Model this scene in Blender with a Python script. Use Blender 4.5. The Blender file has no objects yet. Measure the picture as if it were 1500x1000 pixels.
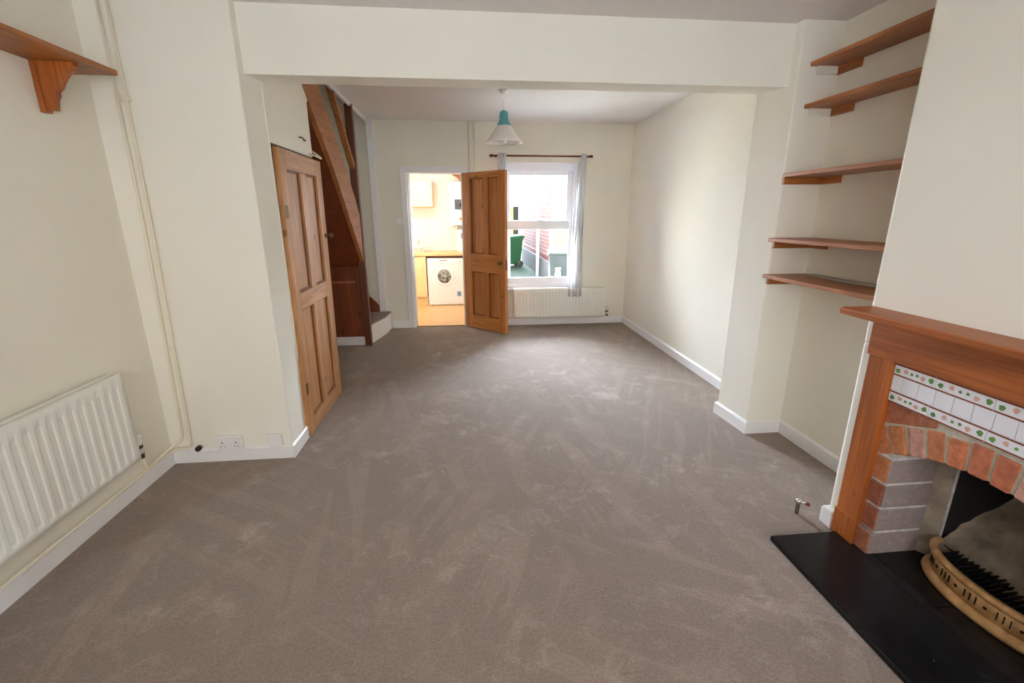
import bpy, bmesh, math, random
from mathutils import Vector, Matrix, noise
random.seed(7)
S = bpy.context.scene
COL = S.collection
pi = math.pi

# ------------------------------------------------------------------ materials
class NT:
    def __init__(s, name):
        s.m = bpy.data.materials.new(name); s.m.use_nodes = True
        s.t = s.m.node_tree; s.n = s.t.nodes; s.b = s.n['Principled BSDF']
    def add(s, typ, **kw):
        n = s.n.new(typ)
        for k, v in kw.items():
            if k.startswith('i_'):
                key = k[2:]
                key = int(key) if key.isdigit() else key.replace('_', ' ')
                n.inputs[key].default_value = v
            else: setattr(n, k, v)
        return n
    def link(s, a, b): s.t.links.new(a, b)
    def coords(s, scale=(1, 1, 1), rot=(0, 0, 0), loc=(0, 0, 0)):
        c = s.add('ShaderNodeTexCoord'); mp = s.add('ShaderNodeMapping')
        mp.inputs['Scale'].default_value = scale; mp.inputs['Rotation'].default_value = rot
        mp.inputs['Location'].default_value = loc
        s.link(c.outputs['Object'], mp.inputs['Vector']); return mp.outputs['Vector']
    def noise(s, vec, scale, detail=3, rough=.55, dist=0):
        n = s.add('ShaderNodeTexNoise'); s.link(vec, n.inputs['Vector'])
        n.inputs['Scale'].default_value = scale; n.inputs['Detail'].default_value = detail
        n.inputs['Roughness'].default_value = rough; n.inputs['Distortion'].default_value = dist
        return n.outputs['Fac']
    def ramp(s, fac, stops, interp='LINEAR'):
        r = s.add('ShaderNodeValToRGB'); s.link(fac, r.inputs['Fac']); cr = r.color_ramp
        cr.interpolation = interp
        while len(cr.elements) < len(stops): cr.elements.new(.5)
        for e, (p, c) in zip(cr.elements, stops):
            e.position = p; e.color = (c[0], c[1], c[2], 1) if hasattr(c, '__len__') else (c, c, c, 1)
        return r.outputs['Color']
    def mix(s, fac, a, b, mode='MIX'):
        n = s.add('ShaderNodeMix', data_type='RGBA', blend_type=mode)
        for sock, v in ((n.inputs['Factor'], fac), (n.inputs['A'], a), (n.inputs['B'], b)):
            if hasattr(v, 'is_output'): s.link(v, sock)
            elif hasattr(v, '__len__'): sock.default_value = (v[0], v[1], v[2], 1)
            else: sock.default_value = v
        # the RGBA sockets share names with the float ones: address them by index
        return n
    def mixc(s, fac, a, b, mode='MIX'):
        n = s.add('ShaderNodeMixRGB', blend_type=mode)
        for i, v in enumerate((fac, a, b)):
            sock = n.inputs[i]
            if hasattr(v, 'is_output'): s.link(v, sock)
            elif hasattr(v, '__len__'): sock.default_value = (v[0], v[1], v[2], 1)
            else: sock.default_value = v
        return n.outputs[0]
    def bump(s, h, strength=.2, dist=.01):
        b = s.add('ShaderNodeBump'); b.inputs['Strength'].default_value = strength
        b.inputs['Distance'].default_value = dist
        s.link(h, b.inputs['Height']); s.link(b.outputs['Normal'], s.b.inputs['Normal'])
    def col(s, c):
        if hasattr(c, 'is_output'): s.link(c, s.b.inputs['Base Color'])
        else: s.b.inputs['Base Color'].default_value = (c[0], c[1], c[2], 1)
    def set(s, **kw):
        for k, v in kw.items(): s.b.inputs[k.replace('_', ' ')].default_value = v

def srgb(r, g, b):
    f = lambda v: (v / 255 / 12.92) if v <= 10 else ((v / 255 + .055) / 1.055) ** 2.4
    return (f(r), f(g), f(b))

def plain(name, c, rough=.5, metal=0, var=.06, vs=8, bump=0, bscale=120, **kw):
    t = NT(name); v = t.coords()
    f = t.noise(v, vs, 3)
    lo = tuple(x * (1 - var) for x in c); hi = tuple(min(1, x * (1 + var)) for x in c)
    t.col(t.ramp(f, [(.3, lo), (.7, hi)])); t.set(Roughness=rough, Metallic=metal, **kw)
    if bump: t.bump(t.noise(v, bscale, 2), bump, .004)
    return t.m

def plaster(name, c, bump=.12, scale=14, bd=.006):
    t = NT(name); v = t.coords()
    f = t.noise(v, 1.7, 4)
    t.col(t.ramp(f, [(.3, tuple(x * .965 for x in c)), (.7, c)]))
    t.set(Roughness=.85)
    h = t.mixc(.35, t.noise(v, scale, 3), t.noise(v, 140, 2))
    t.bump(h, bump, bd); return t.m

def wood(name, dark, light, axis=2, rough=.42, grain=1.0, knots=True, dens=16):
    t = NT(name)
    sc = [dens, dens, dens]; sc[axis] = 1.1
    v = t.coords(tuple(sc))
    f = t.noise(v, 1.0, 5, .62, .9)
    sc2 = [90, 90, 90]; sc2[axis] = 2.5
    f2 = t.noise(t.coords(tuple(sc2)), 1.0, 2)
    c = t.ramp(f, [(.28, dark), (.5, tuple((a + b) / 2 for a, b in zip(dark, light))), (.72, light)])
    c2 = t.ramp(f2, [(.35, (1 - .28 * grain,) * 3), (.6, (1, 1, 1))])
    c = t.mixc(1.0, c, c2, 'MULTIPLY')
    if knots:
        sk = [5.5, 5.5, 5.5]; sk[axis] = 3.2
        vo = t.add('ShaderNodeTexVoronoi'); t.link(t.coords(tuple(sk), loc=(.37, .21, .6)), vo.inputs['Vector'])
        vo.inputs['Scale'].default_value = 1.0
        k = t.ramp(vo.outputs['Distance'], [(.05, (1, 1, 1)), (.1, (0, 0, 0))])
        c = t.mixc(t.mixc(1.0, k, (.75, .75, .75), 'MULTIPLY'), c, tuple(x * .35 for x in dark))
    t.col(c); t.set(Roughness=rough); t.bump(f2, .08, .002)
    return t.m

M = {}
M['cream'] = plaster('cream_wall_paint', srgb(240, 236, 222))
M['cream_nib'] = plaster('cream_wall_paint_pier', srgb(241, 238, 227))
M['white_wall'] = plaster('kitchen_wall_paint', srgb(242, 238, 228))
M['ceiling'] = plaster('ceiling_paint', srgb(236, 232, 230), .1)
M['artex'] = plaster('textured_ceiling_paint', srgb(240, 238, 236), .5, 9, .012)
M['gloss'] = plain('white_gloss_paint', srgb(240, 239, 240), .35, var=.015)
M['radwhite'] = plain('white_radiator_enamel', srgb(236, 236, 228), .35, var=.01)
M['pipe'] = plain('cream_painted_pipe', srgb(234, 226, 206), .4, var=.02)
M['upvc'] = plain('white_plastic_frame', srgb(243, 245, 250), .3, var=.01)
M['plate'] = plain('white_plastic_plate', srgb(238, 237, 238), .35, var=.01)
M['dark'] = plain('dark_rubber', srgb(45, 38, 32), .6)
M['darkbrass'] = plain('tarnished_brass', srgb(110, 88, 52), .35, .9)
M['chrome'] = plain('chrome_metal', (.72, .7, .68), .18, 1, var=.03)
M['red'] = plain('red_plastic', srgb(120, 40, 40), .4)
M['pine_x'] = wood('orange_pine_x', srgb(144, 84, 36), srgb(190, 118, 60), 0)
M['pine_y'] = wood('orange_pine_y', srgb(144, 84, 36), srgb(194, 120, 62), 1)
M['pine_z'] = wood('orange_pine_z', srgb(148, 76, 24), srgb(196, 110, 46), 2)
M['mantel_y'] = wood('stained_pine_y', srgb(144, 74, 26), srgb(198, 114, 52), 1)
M['door_z'] = wood('stripped_pine_z', srgb(184, 110, 52), srgb(224, 154, 88), 2, .34)
M['door_y'] = wood('stripped_pine_cross', srgb(186, 112, 52), srgb(228, 158, 90), 0, .34)
M['old_z'] = wood('old_pine_z', srgb(162, 106, 60), srgb(216, 162, 108), 2)
M['old_y'] = wood('old_pine_cross', srgb(162, 106, 60), srgb(216, 162, 108), 1)
M['mould'] = plain('stain_shadow_moulding', srgb(128, 72, 32), .5, var=.15, vs=14)  # dark brown paints in the recess shadow lines along with leftover stain
M['stair_z'] = wood('stair_panel_wood', srgb(112, 52, 24), srgb(146, 74, 36), 2, dens=10)
M['stair_y'] = wood('stair_string_wood', srgb(154, 90, 46), srgb(200, 132, 78), 1)
M['newel'] = wood('newel_wood', srgb(96, 50, 28), srgb(126, 70, 40), 2)
M['beech'] = plain('beech_laminate', srgb(240, 212, 158), .4, var=.03)
M['beech_dk'] = plain('beech_edge', srgb(222, 184, 130), .4, var=.04)
M['teal'] = plain('teal_ceramic', srgb(92, 168, 176), .3, var=.04)
M['appliance'] = plain('white_appliance_enamel', srgb(240, 240, 240), .3, var=.01)
M['greyplastic'] = plain('dark_grey_plastic', srgb(92, 92, 96), .4)
M['bluesticker'] = plain('blue_sticker', srgb(120, 150, 200), .5)
M['greenbin'] = plain('green_bin_plastic', srgb(14, 86, 46), .45)
M['blackbin'] = plain('charcoal_bin_plastic', srgb(26, 31, 31), .85, **{'Specular IOR Level': .15})
M['number'] = plain('white_number_vinyl', srgb(244, 242, 240), .5, var=.01)
M['bag'] = plain('pale_blue_polythene', srgb(206, 222, 240), .3)
M['fence'] = wood('weathered_fence_boards', srgb(104, 90, 54), srgb(146, 130, 84), 2, .8)
M['render'] = plain('white_house_render', srgb(236, 240, 244), .9, bump=.1)
M['stone'] = plain('grey_rendered_plinth', srgb(84, 84, 86), .9, var=.15, vs=3, bump=.3, bscale=20)
M['slate_blue'] = plain('blue_painted_board', srgb(70, 110, 170), .6)
M['orangeboard'] = plain('orange_painted_board', srgb(196, 128, 62), .6)
M['strip'] = plain('pale_grey_board', srgb(180, 180, 164), .5)
M['hollow'] = plain('black_iron', (.012, .011, .011), .75, var=.3, bump=.3, bscale=60)
M['bars'] = plain('blackened_bars', (.02, .02, .022), .5, .6)
M['tile'] = plain('white_glazed_tile', srgb(236, 236, 244), .15, var=.015)
M['grout'] = plain('tile_grout', srgb(206, 202, 196), .8)
M['tileband'] = plain('brown_tile_border', srgb(140, 74, 48), .25)
M['leaf'] = plain('green_tile_leaf', srgb(104, 146, 84), .2, var=.3, vs=90)
M['rose'] = plain('pink_tile_flower', srgb(216, 172, 162), .2, var=.2, vs=90)

def glass_mat(name, c=(1, 1, 1), a=.08):
    t = NT(name); m = t.m; n = t.n
    tr = n.new('ShaderNodeBsdfTransparent'); tr.inputs[0].default_value = (*c, 1)
    gl = n.new('ShaderNodeBsdfGlossy'); gl.inputs['Roughness'].default_value = .03
    fr = n.new('ShaderNodeFresnel'); fr.inputs['IOR'].default_value = 1.45
    mx = n.new('ShaderNodeMixShader')
    t.link(fr.outputs[0], mx.inputs[0]); t.link(tr.outputs[0], mx.inputs[1]); t.link(gl.outputs[0], mx.inputs[2])
    t.link(mx.outputs[0], n['Material Output'].inputs['Surface']); return m
M['glass'] = glass_mat('window_glass')

def shade_mat():
    t = NT('frosted_white_shade'); t.col(srgb(240, 234, 228)); t.set(Roughness=.35)
    t.set(**{'Transmission Weight': .25}); t.set(IOR=1.2); return t.m
M['shade'] = shade_mat()
def sheer_mat():
    t = NT('sheer_white_voile'); n = t.n
    d = n.new('ShaderNodeBsdfDiffuse'); d.inputs[0].default_value = (.86, .86, .86, 1)
    tl = n.new('ShaderNodeBsdfTranslucent'); tl.inputs[0].default_value = (.8, .8, .8, 1)
    tr = n.new('ShaderNodeBsdfTransparent')
    a = n.new('ShaderNodeMixShader'); a.inputs[0].default_value = .5
    b = n.new('ShaderNodeMixShader'); b.inputs[0].default_value = .03
    wv = t.noise(t.coords((900, 900, 60)), 1, 1)
    bp = n.new('ShaderNodeBump'); bp.inputs['Strength'].default_value = .05; t.link(wv, bp.inputs['Height'])
    t.link(bp.outputs[0], d.inputs['Normal'])
    t.link(d.outputs[0], a.inputs[1]); t.link(tl.outputs[0], a.inputs[2])
    t.link(a.outputs[0], b.inputs[1]); t.link(tr.outputs[0], b.inputs[2])
    t.link(b.outputs[0], n['Material Output'].inputs['Surface']); return t.m
M['sheer'] = sheer_mat()

def carpet_mat():
    t = NT('beige_cut_pile_carpet')
    v = t.coords()
    base = srgb(151, 133, 120)
    # brushed pile: vacuum strokes and footmarks in several directions, broken up by big patches
    def streak(ang, ln, wd, lo, hi, loc=(0, 0, 0)):
        c = t.add('ShaderNodeTexCoord'); mp = t.add('ShaderNodeMapping', vector_type='TEXTURE')
        mp.inputs['Rotation'].default_value = (0, 0, ang); mp.inputs['Scale'].default_value = (ln, wd, 1); mp.inputs['Location'].default_value = loc
        t.link(c.outputs['Object'], mp.inputs['Vector'])
        return t.ramp(t.noise(mp.outputs['Vector'], 1, 2, .5, .25), [(lo, 0), (hi, 1)])
    s1 = streak(1.75, 1.1, .13, .53, .57)
    s2 = streak(1.15, .9, .10, .54, .58, (3, 1, 0))
    s3 = streak(2.6, .8, .09, .54, .60, (7, 2, 0))
    p1 = t.ramp(t.noise(v, .9, 2), [(.44, 0), (.54, 1)])
    p2 = t.ramp(t.noise(t.coords(loc=(9, 4, 0)), 1.2, 2), [(.5, 0), (.6, 1)])
    s = t.mixc(p2, t.mixc(p1, s1, s2), s3)
    c = t.mixc(s, tuple(x * .94 for x in base), tuple(x * 1.09 for x in base))
    blot = t.ramp(t.noise(v, 4.2, 7, .68, .6), [(.53, 0), (.63, 1)])
    blot2 = t.ramp(t.noise(t.coords(loc=(5, 3, 0)), 11, 6, .7, 1.0), [(.55, 0), (.64, 1)])
    mask = t.ramp(t.noise(t.coords(loc=(2, 6, 0)), 1.3, 2), [(.40, .25), (.6, 1)])
    c = t.mixc(t.mixc(1.0, t.mixc(.45, blot, blot2), mask, 'MULTIPLY'), c, tuple(min(1, x * f) for x, f in zip(base, (1.62, 1.68, 1.78))))
    c = t.mixc(t.ramp(t.noise(v, 2.4, 3), [(.35, 0), (.75, .5)]), c, tuple(x * .80 for x in base))
    f = t.noise(v, 330, 2, .7)
    c = t.mixc(1.0, c, t.ramp(f, [(.32, (.62,) * 3), (.68, (1.22,) * 3)]), 'MULTIPLY')
    f2 = t.noise(v, 90, 3, .75)
    c = t.mixc(1.0, c, t.ramp(f2, [(.32, (.80,) * 3), (.68, (1.12,) * 3)]), 'MULTIPLY')
    t.col(c); t.set(Roughness=1.0)
    t.set(**{'Sheen Weight': .2, 'Sheen Roughness': .5, 'Specular IOR Level': .1})
    t.bump(f2, .6, .006); return t.m
M['carpet'] = carpet_mat()

def brick_mat(name, cols, soot=False):
    t = NT(name); v = t.coords()
    g = t.add('ShaderNodeNewGeometry')
    c = t.ramp(g.outputs['Random Per Island'], [(i / (len(cols) - 1), x) for i, x in enumerate(cols)])
    n = t.noise(v, 38, 4, .65)
    c = t.mixc(1.0, c, t.ramp(n, [(.3, (.66,) * 3), (.7, (1.18,) * 3)]), 'MULTIPLY')
    if soot:
        c = t.mixc(t.ramp(t.noise(v, 14, 4, .7), [(.25, .72), (.7, 1.0)]), c, srgb(158, 147, 147))
        c = t.mixc(t.ramp(t.noise(v, 30, 3, .7), [(.5, 0), (.75, .6)]), c, srgb(188, 182, 180))
    t.col(c); t.set(Roughness=.9); t.bump(n, .5, .006); return t.m
BR = [srgb(158, 92, 72), srgb(204, 124, 82), srgb(184, 104, 76), srgb(200, 130, 86), srgb(156, 92, 80), srgb(206, 142, 112)]
M['brick'] = brick_mat('red_orange_brick', BR)
M['sootbrick'] = brick_mat('sooty_brick', BR, True)
M['palebrick'] = brick_mat('pale_pink_brick', [srgb(192, 140, 122), srgb(206, 156, 138)])
M['mortar'] = plain('lime_mortar', srgb(196, 188, 172), .95, var=.2, vs=30, bump=.6, bscale=60)
M['sootmortar'] = plain('chalky_mortar', srgb(216, 212, 212), .95, var=.2, vs=30, bump=.6, bscale=60)
M['ash'] = plain('ashy_cement', srgb(156, 144, 128), 1, var=.45, vs=9, bump=.5, bscale=30)
def yardbrick():
    t = NT('yard_brickwork')
    br = t.add('ShaderNodeTexBrick')
    c = t.add('ShaderNodeTexCoord'); sp = t.add('ShaderNodeSeparateXYZ'); cm = t.add('ShaderNodeCombineXYZ')
    ad = t.add('ShaderNodeMath', operation='ADD')
    t.link(c.outputs['Object'], sp.inputs[0]); t.link(sp.outputs['X'], ad.inputs[0]); t.link(sp.outputs['Y'], ad.inputs[1])
    t.link(ad.outputs[0], cm.inputs['X']); t.link(sp.outputs['Z'], cm.inputs['Y'])
    t.link(cm.outputs[0], br.inputs['Vector'])
    br.inputs['Scale'].default_value = 1; br.inputs['Brick Width'].default_value = .3
    br.inputs['Row Height'].default_value = .1; br.inputs['Mortar Size'].default_value = .012
    br.inputs['Color1'].default_value = (*srgb(104, 52, 44), 1); br.inputs['Color2'].default_value = (*srgb(126, 74, 64), 1)
    br.inputs['Mortar'].default_value = (*srgb(134, 126, 122), 1)
    t.col(br.outputs['Color']); t.set(Roughness=.9); return t.m
M['yardbrick'] = yardbrick()
M['darkcourse'] = plain('red_engineering_brick', srgb(98, 40, 30), .7, var=.3, vs=6)
M['asphalt'] = plain('grey_asphalt', srgb(112, 112, 112), .95, var=.1, vs=4)
M['paving'] = plain('pale_bounce_paving', srgb(222, 219, 212), .9, var=.05, vs=3, bump=.2, bscale=30)
def stone_mat():
    t = NT('polished_black_slate'); v = t.coords()
    n = t.noise(v, 12, 5, .7); n2 = t.noise(v, 55, 2)
    c = t.ramp(n, [(.3, (.006, .006, .007)), (.75, (.018, .017, .017))])
    c = t.mixc(t.ramp(n2, [(.78, 0), (.82, .25)]), c, (.25, .24, .23))
    t.col(c); t.set(Roughness=.24); t.set(**{'Specular IOR Level': .28}); t.bump(n, .1, .003); return t.m
M['slate'] = stone_mat()
def brassy():
    t = NT('worn_brass_fret'); v = t.coords()
    n = t.noise(v, 18, 4, .65)
    t.col(t.ramp(n, [(.3, srgb(178, 132, 82)), (.6, srgb(220, 176, 122)), (.8, srgb(232, 200, 158))]))
    t.set(Roughness=.42, Metallic=.3); t.bump(n, .15, .003); return t.m
M['brass'] = brassy()
def laminate():
    t = NT('beech_laminate_floor'); v = t.coords((1, 9, 1))
    f = t.noise(t.coords((1.5, 30, 1)), 1, 4)
    t.col(t.ramp(f, [(.3, srgb(206, 158, 104)), (.7, srgb(228, 184, 130))])); t.set(Roughness=.35); return t.m
M['laminate'] = laminate()
def moss():
    t = NT('mossy_yard_paving'); v = t.coords()
    n = t.noise(v, 1.6, 5, .7)
    t.col(t.ramp(n, [(.35, srgb(40, 44, 38)), (.5, srgb(28, 50, 32)), (.7, srgb(38, 60, 40))]))
    t.set(Roughness=.95); t.bump(n, .4, .03); return t.m
M['moss'] = moss()

# ------------------------------------------------------------------ mesh helpers
class MB:
    def __init__(s): s.bm = bmesh.new()
    def poly(s, pts, face_lists, mi=0):
        vs = [s.bm.verts.new(p) for p in pts]; out = []
        for f in face_lists:
            fc = s.bm.faces.new([vs[i] for i in f]); fc.material_index = mi; out.append(fc)
        return out
    def box(s, x0, x1, y0, y1, z0, z1, mi=0, bev=0, seg=2):
        P = [(x0, y0, z0), (x1, y0, z0), (x1, y1, z0), (x0, y1, z0), (x0, y0, z1), (x1, y0, z1), (x1, y1, z1), (x0, y1, z1)]
        return s.hexa(P, mi, bev, seg)
    def hexa(s, P, mi=0, bev=0, seg=2):
        fs = s.poly(P, [(0, 3, 2, 1), (4, 5, 6, 7), (0, 1, 5, 4), (1, 2, 6, 5), (2, 3, 7, 6), (3, 0, 4, 7)], mi)
        if bev:
            es = list({e for f in fs for e in f.edges})
            r = bmesh.ops.bevel(s.bm, geom=es, offset=bev, segments=seg, affect='EDGES', profile=.5)
            for f in r['faces']: f.material_index = mi
        return s
    def prism(s, prof, d0, d1, axis=0, mi=0, bev=0):
        """prof: list of 2D points in the two other axes (in order), extruded along axis."""
        def mk(p, d):
            q = list(p); q.insert(axis, d); return tuple(q)
        n = len(prof)
        pts = [mk(p, d0) for p in prof] + [mk(p, d1) for p in prof]
        fs = [tuple(range(n)), tuple(range(2 * n - 1, n - 1, -1))] + [(i, i + n, (i + 1) % n + n, (i + 1) % n) for i in range(n)]
        fc = s.poly(pts, fs, mi)
        if bev:
            es = list({e for f in fc for e in f.edges})
            r = bmesh.ops.bevel(s.bm, geom=es, offset=bev, segments=2, affect='EDGES', profile=.5)
            for f in r['faces']: f.material_index = mi
        return s
    def lathe(s, prof, c=(0, 0, 0), axis=2, n=24, mi=0, smooth=True):
        """prof: (radius, height) pairs around axis through c."""
        rings = []
        for r, h in prof:
            ring = []
            for k in range(n):
                a = 2 * pi * k / n
                p = [r * math.cos(a), r * math.sin(a)]; p.insert(axis, h)
                if axis == 1: p = [r * math.cos(a), h, r * math.sin(a)]
                ring.append(s.bm.verts.new((p[0] + c[0], p[1] + c[1], p[2] + c[2])))
            rings.append(ring)
        for a, b in zip(rings, rings[1:]):
            for k in range(n):
                f = s.bm.faces.new((a[k], a[(k + 1) % n], b[(k + 1) % n], b[k])); f.smooth = smooth; f.material_index = mi
        for rg in (rings[0], rings[-1]):
            try: f = s.bm.faces.new(rg); f.material_index = mi
            except ValueError: pass
        return s
    def tube(s, pts, r, n=10, mi=0):
        pts = [Vector(p) for p in pts]; rings = []
        up = Vector((.13, .21, .97))
        for i, p in enumerate(pts):
            d = (pts[min(i + 1, len(pts) - 1)] - pts[max(i - 1, 0)]).normalized()
            u = d.cross(up)
            if u.length < .1: u = d.cross(Vector((1, 0, 0)))
            u.normalize(); w = d.cross(u).normalized()
            rings.append([s.bm.verts.new(p + (u * math.cos(2 * pi * k / n) + w * math.sin(2 * pi * k / n)) * r) for k in range(n)])
        for a, b in zip(rings, rings[1:]):
            for k in range(n):
                f = s.bm.faces.new((a[k], a[(k + 1) % n], b[(k + 1) % n], b[k])); f.smooth = True; f.material_index = mi
        for rg in (rings[0], rings[-1]):
            f = s.bm.faces.new(rg); f.material_index = mi
        return s
    def grid(s, fn, nu, nv, mi=0, smooth=True):
        vs = [[s.bm.verts.new(fn(i / nu, j / nv)) for j in range(nv + 1)] for i in range(nu + 1)]
        for i in range(nu):
            for j in range(nv):
                f = s.bm.faces.new((vs[i][j], vs[i + 1][j], vs[i + 1][j + 1], vs[i][j + 1])); f.smooth = smooth; f.material_index = mi
        return s
    def build(s, name, mats, parent=None, xf=None):
        bmesh.ops.recalc_face_normals(s.bm, faces=s.bm.faces)
        if xf: s.bm.transform(xf)
        if parent is not None:
            s.bm.transform(Matrix.Translation(-Vector(WORLD0.get(parent.name, (0, 0, 0)))))
        me = bpy.data.meshes.new(name); s.bm.to_mesh(me); s.bm.free()
        for m in (mats if isinstance(mats, (list, tuple)) else [mats]): me.materials.append(m)
        o = bpy.data.objects.new(name, me); COL.objects.link(o)
        if parent is not None:
            o.parent = parent; WORLD0[o.name] = WORLD0.get(parent.name, (0, 0, 0))
        return o
WORLD0 = {}     # world-space origin of each parent: meshes are written in world coordinates

def box(x0, x1, y0, y1, z0, z1, bev=0): return MB().box(x0, x1, y0, y1, z0, z1, 0, bev)
def tag(o, label, cat, group=None, kind=None):
    o['label'] = label; o['category'] = cat
    if group: o['group'] = group
    if kind: o['kind'] = kind
    return o
def thing(name, loc, label, cat, group=None, kind=None, rotz=0, local=False):
    o = bpy.data.objects.new(name, None); COL.objects.link(o); o.location = loc; o.rotation_euler = (0, 0, rotz)
    o.empty_display_size = .1
    WORLD0[o.name] = (0, 0, 0) if local else tuple(loc)
    return tag(o, label, cat, group, kind)
def struct(name, mb, m, label, cat): return tag(mb.build(name, m), label, cat, kind='structure')
def boxes(lst):
    b = MB()
    for q in lst: b.box(*q)
    return b
def bend(pts, r=.03, n=5):
    """round the corners of a polyline"""
    pts = [Vector(p) for p in pts]; out = [pts[0]]
    for a, b, c in zip(pts, pts[1:], pts[2:]):
        d1 = (a - b).normalized(); d2 = (c - b).normalized()
        p0 = b + d1 * r; p2 = b + d2 * r
        for k in range(n + 1):
            t = k / n; out.append((1 - t) ** 2 * p0 + 2 * t * (1 - t) * b + t * t * p2)
    out.append(pts[-1]); return out

# ------------------------------------------------------------------ the room shell
ZF, ZB = 2.50, 2.565
struct('floor', box(-2.0, 2.3, -1.3, 6.16, -.12, 0), M['carpet'], 'beige cut pile carpet over the whole living room floor', 'carpet')
struct('floor_kitchen', box(-2.0, .22, 6.16, 8.4, -.12, .002), M['laminate'], 'pale beech laminate floor of the kitchen beyond the doorway', 'floor')
struct('ceiling', box(-2.0, 2.3, -1.3, 2.9, ZF, ZF + .12), M['ceiling'], 'white ceiling over the front part of the room', 'ceiling')
struct('ceiling_back', box(-1.13, 2.3, 2.95, 6.3, ZB, ZB + .12), M['artex'], 'textured white ceiling over the back part of the room', 'ceiling')
struct('ceiling_stairwell', box(-2.0, -1.0, 2.7, 6.3, 3.5, 3.6), M['ceiling'], 'ceiling high above the stairwell', 'ceiling')
struct('ceiling_kitchen', box(-2.0, .22, 6.28, 8.4, 2.3, 2.36), M['ceiling'], 'kitchen ceiling beyond the doorway', 'ceiling')
struct('wall_left', box(-2.0, -1.83, -1.3, 2.72, 0, ZF), M['cream'], 'cream left wall behind the large white radiator', 'wall')
struct('wall_stairwell', boxes([(-2.0, -1.9, 3.0, 6.28, 0, 3.5), (-1.13, -1.03, 3.0, 6.12, ZB + .12, 3.5), (-2.0, -1.13, 2.9, 3.0, ZF, 3.5)]), M['cream'],
       'cream walls of the stairwell behind the handrail', 'wall')
struct('wall_nib', MB().box(-2.0, -1.122, 2.72, 3.0, 0, 2.56, 0, .008), M['cream_nib'], 'cream return wall with the two pipes and the sockets', 'wall')
struct('wall_cupboard', MB().prism([(3.0, 1.885), (3.84, 1.885), (3.84, 2.26), (3.92, 2.33), (4.07, 2.46), (4.07, 2.6), (3.0, 2.6)], -1.18, -1.135), M['cream'],
       'cream wall panel above the old cupboard door', 'wall')
struct('wall_beam', MB().prism([(2.79, 2.177), (3.07, 2.203), (3.07, 2.6), (2.79, 2.6)], -1.122, 1.9), M['cream_nib'],
       'white boxed beam across the ceiling between both halves of the room', 'beam')
struct('wall_back', boxes([(-2.0, -.715, 6.12, 6.28, 0, 2.7), (-.02, .47, 6.12, 6.28, 0, 2.7), (1.465, 2.3, 6.12, 6.28, 0, 2.7),
                           (-.715, -.02, 6.12, 6.28, 1.99, 2.7), (.47, 1.465, 6.12, 6.28, 0, .51), (.47, 1.465, 6.12, 6.28, 2.105, 2.7), (-2.0, -1.0, 6.12, 6.28, 2.7, 3.5)]),
       M['cream'], 'cream back wall with the kitchen doorway and the window', 'wall')
struct('wall_right', box(2.165, 2.3, 3.07, 6.28, 0, 2.6), M['cream_nib'], 'cream right wall of the back part of the room', 'wall')
struct('wall_pier', MB().prism([(1.875, 3.07), (1.897, 2.73), (2.3, 2.73), (2.3, 3.07)], 0, 2.6, 2, 0, .008), M['cream_nib'],
       'cream pier under the right end of the beam', 'wall')
struct('wall_alcove', box(2.145, 2.3, 1.785, 2.73, 0, ZF), M['cream'], 'cream alcove wall behind the five shelves', 'wall')
struct('wall_chimney', boxes([(1.73, 2.3, .6, 1.785, .92, ZF, 0, .016), (1.73, 2.3, 1.62, 1.785, 0, .93, 0, .016), (1.73, 2.3, .6, .78, 0, .93, 0, .012),
                              (2.22, 2.3, .78, 1.62, 0, .93)]), M['cream_nib'], 'cream chimney breast above the wooden mantelpiece', 'wall')
struct('wall_near_alcove', box(2.145, 2.3, -1.3, .6, 0, ZF), M['cream'], 'cream alcove wall nearest the camera', 'wall')
struct('wall_front', boxes([(-2.0, -1.1, -1.42, -1.3, 0, 2.6), (1.3, 2.3, -1.42, -1.3, 0, 2.6), (-1.1, 1.3, -1.42, -1.3, 0, 1.0), (-1.1, 1.3, -1.42, -1.3, 2.25, 2.6)]),
       M['cream'], 'cream front wall with the wide window behind the camera', 'wall')
struct('wall_kitchen', boxes([(-2.0, .22, 8.28, 8.4, -.25, 2.3), (-2.0, -1.9, 6.28, 8.28, -.25, 2.3), (.1, .22, 6.28, 6.55, -.25, 2.3), (.1, .22, 7.55, 8.28, -.25, 2.3),
                              (.1, .22, 6.55, 7.55, -.25, 1.0), (.1, .22, 6.55, 7.55, 1.95, 2.3)]), M['white_wall'], 'bright white kitchen walls beyond the doorway', 'wall')

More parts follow.
